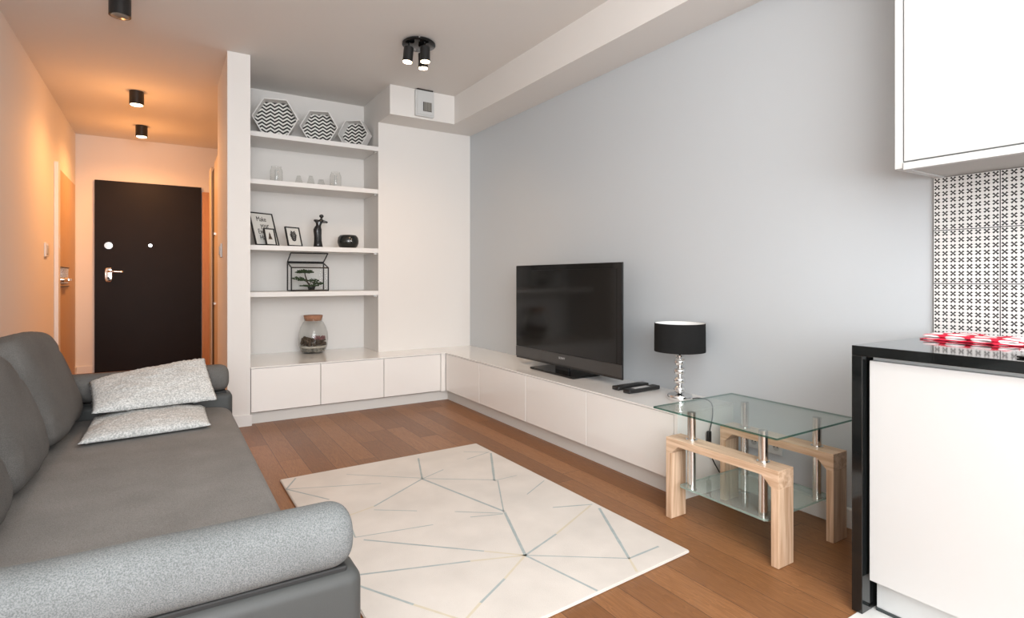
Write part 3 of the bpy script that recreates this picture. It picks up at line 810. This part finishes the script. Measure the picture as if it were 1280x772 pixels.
for x in (1.838, 2.187):
    for y in (1.224, 1.546):
        bm = cyl(B(), (x, y, .139), (x, y, TT-.008), .0165, seg=28)
        tb = obj('tube', bm, M_['steel'], t, 'auto', world=True)
        for q in (cyl(B(), (x, y, .337), (x, y, .342), .023, seg=28), cyl(B(), (x, y, .134), (x, y, .139), .02, seg=28)):
            obj('collar', q, M_['chrome'], tb, 'auto', world=True)
def glass_slab(name, x0, x1, y0, y1, z0, z1, mats, ch=.0, parent=None):
    bm = B()
    pl = [(x0+ch, y0), (x1-ch, y0), (x1, y0+ch), (x1, y1-ch), (x1-ch, y1), (x0+ch, y1), (x0, y1-ch), (x0, y0+ch)] if ch else [(x0, y0), (x1, y0), (x1, y1), (x0, y1)]
    prism(bm, pl, z0, z1, 'z')
    bmesh.ops.recalc_face_normals(bm, faces=bm.faces)
    for f in bm.faces: f.material_index = 0 if abs(f.normal.z) > .5 else 1
    return obj(name, bm, mats, parent, world=True)
glass_slab('glass_top', 1.755, 2.275, 1.118, 1.680, TT-.007, TT, [M_['tglass'], M_['gedge']], .003, t)
glass_slab('glass_shelf', 1.800, 2.225, 1.186, 1.582, .142, .150, [M_['sglass'], M_['gedge2']], .01, t)

# ------------------------------------------------------------------ kitchen
t = root('kitchen_base_cabinet', 'white kitchen base cabinet with a plain flat front under the black worktop', 'cabinet', (2.05, .35, 0))
obj('carcass', bx(1.80, XR-.002, YF+.05, .838, .105, .765), M_['kwhite'], t, world=True)
obj('door', bx(1.776, 1.798, .236, .838, .105, .757, bev=.002), M_['kwhite'], t, world=True)
obj('door', bx(1.776, 1.798, -.37, .233, .105, .757, bev=.002), M_['kwhite'], t, world=True)
obj('door', bx(1.776, 1.798, -.98, -.373, .105, .757, bev=.002), M_['kwhite'], t, world=True)
obj('plinth', bx(1.822, 1.84, YF+.05, .838, .012, .105), M_['kwhite'], t, world=True)
obj('plinth_seal', bx(1.816, 1.84, YF+.05, .838, .004, .012), M_['gasket'], t, world=True)
t = root('kitchen_worktop', 'polished black stone worktop with a waterfall end panel', 'worktop', (2.05, .4, .8))
obj('slab', bx(1.756, XR-.001, YF+.05, .878, .770, .80, bev=.0015), M_['granite'], t, world=True)
obj('end_panel', bx(1.756, XR-.03, .848, .878, .0045, .770, bev=.0015), M_['granite'], t, world=True)
o = obj('induction_hob', bx(1.822, 2.28, -.1, .515, .8005, .806, bev=.002), M_['blackg']); tag(o, 'flat black glass hob set on the black worktop at the right edge', 'hob')
t = root('upper_kitchen_cabinet', 'white wall-hung kitchen cabinet at the top right, above the patterned tiles', 'cabinet', (2.2, .4, 1.9))
obj('carcass', bx(2.055, XR-.002, YF+.05, .858, 1.360, ZC-.24), M_['kunder'], t, world=True)
obj('side_panel', bx(2.032, XR-.002, .858, .881, 1.357, ZC-.235, bev=.001), M_['kwhite'], t, world=True)
obj('door', bx(2.030, 2.050, .256, .854, 1.379, ZC-.24, bev=.0015), M_['kwhite'], t, world=True)
obj('door', bx(2.030, 2.050, -.36, .253, 1.379, ZC-.24, bev=.0015), M_['kwhite'], t, world=True)
obj('bottom_rail', bx(2.026, 2.055, YF+.05, .854, 1.351, 1.374, bev=.001), M_['kwhite'], t, world=True)
struct('trim_tiles', bx(XR-.010, XR-.0005, YF+.01, .891, .801, 1.3595), M_['tile'])

# folded towel on worktop
bm = B()
n, mseg = 40, 14
cx0, cy0 = 2.19, .715
def towel_layer(bm, zb, inset, seed, x0, x1, y0, y1, th):
    grid = {}
    for i in range(n+1):
        for j in range(mseg+1):
            u, w_ = i/n, j/mseg
            ex = .010*noise.noise(Vector((u*7, w_*3, seed)))
            y = y1+(y0-y1)*u+ex; x = x0+(x1-x0)*w_+.014*noise.noise(Vector((u*6, seed+5, w_*2)))
            ed = min(1, min(u, 1-u)*10)*min(1, min(w_, 1-w_)*8)
            z = zb+th*(.45+.55*ed)+.005*noise.noise(Vector((u*11, w_*4, seed+9)))
            grid[i, j, 1] = bm.verts.new((x, y, z)); grid[i, j, 0] = bm.verts.new((x, y, zb))
    for i in range(n):
        for j in range(mseg):
            bm.faces.new([grid[a, b, 1] for a, b in ((i, j), (i+1, j), (i+1, j+1), (i, j+1))])
            bm.faces.new([grid[a, b, 0] for a, b in ((i, j), (i, j+1), (i+1, j+1), (i+1, j))])
    for i in range(n):
        for j in (0, mseg): bm.faces.new((grid[i, j, 0], grid[i+1, j, 0], grid[i+1, j, 1], grid[i, j, 1]))
    for j in range(mseg):
        for i in (0, n): bm.faces.new((grid[i, j, 0], grid[i, j+1, 0], grid[i, j+1, 1], grid[i, j, 1]))
towel_layer(bm, .8008, 0, 1, 2.12, 2.27, .575, .845, .008)
towel_layer(bm, .810, 0, 4, 2.125, 2.265, .60, .838, .009)
tw = obj('folded_towel', bm, M_['towel'], None, True); tag(tw, 'folded red and white patterned cloth lying on the black worktop', 'towel')

# ------------------------------------------------------------------ rug (pattern traced on the floor plane)
f_, yaw_ = 695.6, math.radians(32.04); S_, C_ = math.sin(yaw_), math.cos(yaw_)
def fp(px, py, z=.012):
    u = (px-640)/f_; v = (348-py)/f_; tt = (z-1)/v
    return Vector(((S_+u*C_)*tt, (C_-u*S_)*tt, z))
qa, qb, qc, qd = Vector((.485, 2.93)), Vector((1.592, 2.95)), Vector((1.625, 1.376)), Vector((.500, 1.30))
bm = B(); prism(bm, [tuple(p) for p in (qa, qb, qc, qd)], .0006, .011, 'z')
bmesh.ops.bevel(bm, geom=list(bm.edges), offset=.003, segments=2, affect='EDGES')
bm2 = [(65,165,190,195,0),(65,165,340,148,2),(65,165,92,133,0),(240,122,460,133,2),(460,135,449,75,0),(460,135,320,215,0),(460,135,522,108,2),
 (460,135,700,230,1),(460,134,672,138,2),(670,140,660,60,1),(670,140,735,125,2),(680,140,697,230,2),(700,232,760,357,1),(555,230,695,235,2),(600,246,695,237,2),
 (320,225,445,228,2),(320,215,245,242,3),(265,305,492,268,2),(290,312,640,345,0),(640,345,760,357,3),(265,415,600,374,0),(600,374,760,357,3),(275,445,435,500,0),
 (435,500,575,545,3),(760,357,970,460,0),(760,357,850,295,0),(850,295,950,212,3),(840,218,955,209,0),(765,180,815,140,2),(760,357,1062,366,2),(975,220,1062,366,1),
 (1062,366,1085,405,3),(1062,366,1148,331,0),(760,357,700,425,3),(700,425,630,495,0),(630,495,585,545,3),(580,56,655,58,2),(590,78,655,57,2),(265,305,240,238,2)]
for x1, y1, x2, y2, k in bm2:
    a = fp(330+x1/2.327, 540+y1/2.327); b = fp(330+x2/2.327, 540+y2/2.327)
    d = (b-a); nrm = Vector((-d.y, d.x, 0)).normalized()*(.0058 if k == 1 else .0042 if k in (0, 3) else .0028)
    N_ = 10; prev = None
    for i in range(N_+1):
        c = a+d*(i/N_); c.z = .0114
        w_ = nrm*(1+.3*noise.noise(c*30))
        cur = (bm.verts.new(c+w_), bm.verts.new(c-w_))
        if prev: bm.faces.new((prev[0], prev[1], cur[1], cur[0])).material_index = 2 if k == 3 else 1
        prev = cur
me_name = 'area_rug'
me = bpy.data.meshes.new(me_name); bmesh.ops.recalc_face_normals(bm, faces=bm.faces); bm.to_mesh(me); bm.free()
for k in ('rug', 'rugb', 'rugg'): me.materials.append(M_[k])
rg = bpy.data.objects.new(me_name, me); COL.objects.link(rg); tag(rg, 'cream rug with thin blue-grey and gold crossing lines, on the wood floor', 'rug')

# ------------------------------------------------------------------ sofa
t = root('sofa', 'long grey fabric sofa with rounded bolster arms, along the left wall', 'sofa', (-.2, 2.3, 0))
SY0, SY1 = 1.150, 3.300    # outer near arm face / inner far arm face
bm = bx(-.75, .262, 1.25, 3.40, .03, .20, bev=.02)
obj('base', bm, M_['leather'], t, True, world=True)
# seat with rounded far front corner and soft edges
def rounded_slab(x0, x1, y0, y1, z0, z1, rc, re, mi=0):
    bm = B()
    out = []
    def arc(cx, cy, a0, a1, n=12):
        for k in range(n+1):
            a = a0+(a1-a0)*k/n; out.append((cx+rc*math.cos(a), cy+rc*math.sin(a)))
    out.append((x0, y0)); arc(x1-rc, y0+rc, -PI/2, 0); arc(x1-rc, y1-rc, 0, PI/2); out.append((x0, y1))
    prism(bm, out, z0, z1, 'z')
    bmesh.ops.recalc_face_normals(bm, faces=bm.faces)
    es = [e for e in bm.edges if all(v.co.z > z1-1e-4 for v in e.verts)]
    bmesh.ops.bevel(bm, geom=es, offset=re, segments=8, profile=.55, affect='EDGES')
    return bm
bm = rounded_slab(-.62, .298, 1.262, 3.296, .14, .336, .11, .045)
obj('seat', bm, M_['sofa'], t, 'auto', world=True)
bm = bx(-.775, -.62, 1.20, 3.42, .08, .62, bev=.035, seg=4)
obj('backrest', bm, M_['leather'], t, True, world=True)
for (ya, yb, yc, xe) in ((1.148, 1.262, 1.203, .354), (3.300, 3.42, 3.366, .312)):
    bm = bx(-.77, xe, ya, yb, .03, .396, bev=.028, seg=5)
    ar = obj('arm_panel', bm, M_['leather'], t, 'auto', world=True)
    obj('arm_seam', bx(-.76, xe-.03, ya+.016, yb-.016, .390, .404, bev=.004), M_['piping'], ar, world=True)
    bm = B(); prof = []
    hx0, hx1, r = -.77, xe-.014, (.064 if ya < 2 else .070)
    nst = 40
    rings = []
    xs = []
    for k in range(11): a = PI/2*k/10; xs.append((hx0+.03-.03*math.cos(a), r*(.35+.65*math.sin(a))))
    for k in range(1, 22): xs.append((hx0+.03+(hx1-.05-hx0-.03)*k/22, r))
    for k in range(15): a = PI/2*k/14; xs.append((hx1-.05+.05*math.sin(a), r*math.cos(a)**.55 if k < 14 else .004))
    for x, rad in xs:
        ring = []
        for k in range(36):
            a = 2*PI*k/36; cz, sz = math.cos(a), math.sin(a)
            y = math.copysign(abs(cz)**.9, cz)*rad; z = math.copysign(abs(sz)**.85, sz)*rad
            p = Vector((x, yc+y, (.461 if ya < 2 else .470)+z)); p += Vector((0, y, z))*.02*noise.noise(p*9)
            ring.append(bm.verts.new(p))
        rings.append(ring)
    for a, b in zip(rings, rings[1:]):
        for k in range(36): bm.faces.new((a[k], a[(k+1) % 36], b[(k+1) % 36], b[k]))
    bm.faces.new(list(reversed(rings[0]))); bm.faces.new(rings[-1])
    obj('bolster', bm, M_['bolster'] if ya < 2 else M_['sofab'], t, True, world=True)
# back cushions, leaning
for k, (yc, wy, dz, rz) in enumerate(((2.955, .345, -.008, -.03), (2.34, .262, -.028, -.02), (1.82, .262, -.03, 0))):
    Mx = Matrix.Rotation(rz, 3, 'Z') @ Matrix.Rotation(math.radians(-17), 3, 'Y')
    bm = B(); superell(bm, (-.470+dz, yc, .560+dz*.7), (.120, wy, .228+dz*.7), (.36, .36), 110, 84, M=Mx, taper=.13, wr=.014, wf=7, seed=k*3.1)
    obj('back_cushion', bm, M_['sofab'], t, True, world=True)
# legs
for x in (-.68, .2):
    for y in (1.25, 3.32): obj('foot', cyl(B(), (x, y, 0.0005), (x, y, .04), .022, .026, seg=16), M_['black'], t, world=True)

# ------------------------------------------------------------------ throw pillows
def pillow(label, c00, c10, c11, c01, th, seed, sag=0):
    N_ = 54; bm = B()
    c00, c10, c11, c01 = map(Vector, (c00, c10, c11, c01))
    ctr = (c00+c10+c11+c01)/4
    nrm = ((c10-c00).cross(c01-c00)).normalized()
    V = {}
    for s_ in (1, -1):
        for i in range(N_+1):
            for j in range(N_+1):
                if s_ == -1 and (i in (0, N_) or j in (0, N_)): V[s_, i, j] = V[1, i, j]; continue
                u, v = i/N_, j/N_; a, b = 2*u-1, 2*v-1
                # concave edges -> pointed corners
                a2 = a*(1-.02*(1-b*b)); b2 = b*(1-.02*(1-a*a)); uu, vv = (a2+1)/2, (b2+1)/2
                p = c00*(1-uu)*(1-vv)+c10*uu*(1-vv)+c11*uu*vv+c01*(1-uu)*vv
                h = ((1-a**2)*(1-b**2))**.36
                w_ = 1+.18*noise.noise(Vector((a*2.2, b*2.2, seed)))
                p = p+nrm*(s_*th*h*w_*(1.35 if s_*nrm.z > 0 else .45))+nrm*(.005*noise.noise(Vector((p.x*70, p.y*70, seed*7+p.z*60))) if s_ == 1 else 0)
                if i in (0, N_) or j in (0, N_): p = p+Vector((random.uniform(-1, 1), random.uniform(-1, 1), random.uniform(-1, 1)))*.0022
                V[s_, i, j] = bm.verts.new(p)
    for s_ in (1, -1):
        for i in range(N_):
            for j in range(N_): bm.faces.new([V[s_, a, b] for a, b in ((i, j), (i+1, j), (i+1, j+1), (i, j+1))])
    o = obj('throw_pillow', bm, M_['pillow'], None, True, origin=tuple(ctr)); tag(o, label, 'pillow', 'pale boucle pillows on the sofa'); return o
pillow('pale grey nubby pillow lying flat on the sofa seat, the lower of two',
       (-.285, 2.745, .352), (.178, 2.80, .350), (.172, 3.13, .366), (-.270, 3.13, .366), .036, 1)
pillow('pale grey nubby pillow propped against the far arm, the upper of two',
       (-.262, 2.985, .418), (.222, 3.05, .412), (.182, 3.325, .582), (-.300, 3.285, .512), .036, 4)

# ------------------------------------------------------------------ lights
def area(name, loc, target, size, size_y, power, col):
    l = bpy.data.lights.new(name, 'AREA'); l.shape = 'RECTANGLE'; l.size = size; l.size_y = size_y; l.energy = power; l.color = col
    o = bpy.data.objects.new(name, l); COL.objects.link(o); o.location = loc
    o.rotation_euler = (Vector(target)-Vector(loc)).to_track_quat('-Z', 'Y').to_euler(); return o
area('window_daylight', (.55, -1.9, 1.45), (.9, 3, 1.15), 2.3, 2.0, 120, (.92, .96, 1.0))
area('side_fill_light', (-.74, -.75, 1.45), (2.3, 2.0, 1.2), 1.7, 1.5, 56, (.95, .97, 1.0))  # added unseen fill from the left, brightens the left-facing fronts
area('ceiling_fill_light', (.7, .2, 2.44), (.9, .9, 0), 1.2, 1.2, 20, (1, .97, .93))  # added soft fill under the ceiling, no fixture there
def spot(name, loc, tgt, e, ang, col, blend=1.0, r=.06):
    l = bpy.data.lights.new(name, 'SPOT'); l.energy = e; l.spot_size = math.radians(ang); l.spot_blend = blend; l.color = col; l.shadow_soft_size = r
    o = bpy.data.objects.new(name, l); COL.objects.link(o); o.location = loc
    o.rotation_euler = (Vector(tgt)-Vector(loc)).to_track_quat('-Z', 'Y').to_euler(); return o
WARM = (1, .43, .14)
spot('downlight_lamp', (-.187, 5.46, 2.395), (-.187, 5.46, 0), 56, 165, WARM)
spot('downlight_lamp', (-.187, 6.66, 2.395), (-.187, 6.66, 0), 85, 168, WARM)
for y in (5.46, 6.66):
    l = bpy.data.lights.new('downlight_spill', 'POINT'); l.energy = 4.5; l.color = WARM; l.shadow_soft_size = .05
    o = bpy.data.objects.new('downlight_spill', l); COL.objects.link(o); o.location = (-.187, y, 2.12)
for ox, oy, tx, ty in ((-.07, .0, .95, 4.0), (.02, -.07, 1.4, 2.6), (.055, .06, 1.85, 4.1)):
    spot('spot_lamp', (cx+ox, cy+oy, 2.362), (tx, ty, 0), 13, 120, (1, .66, .40))

w = bpy.data.worlds.new('World'); scene.world = w; w.use_nodes = True
w.node_tree.nodes['Background'].inputs[0].default_value = (.8, .88, 1, 1); w.node_tree.nodes['Background'].inputs[1].default_value = .3

# ------------------------------------------------------------------ camera
cam = bpy.data.cameras.new('Camera'); co = bpy.data.objects.new('Camera', cam); COL.objects.link(co)
cam.sensor_fit = 'HORIZONTAL'; cam.sensor_width = 36; cam.lens = 36*695.6/1280
cam.shift_y = -(386-348)/1280
cam.clip_start = .02
co.location = (0, 0, 1.0); co.rotation_euler = (PI/2, 0, -yaw_)
scene.camera = co
scene.view_settings.view_transform = 'Standard'
scene.view_settings.look = 'None'
scene.view_settings.exposure = .28
scene.view_settings.gamma = 1.0
scene.cycles.max_bounces = 10
scene.cycles.transparent_max_bounces = 16
scene.cycles.caustics_reflective = False; scene.cycles.caustics_refractive = False
scene.cycles.sample_clamp_indirect = 6
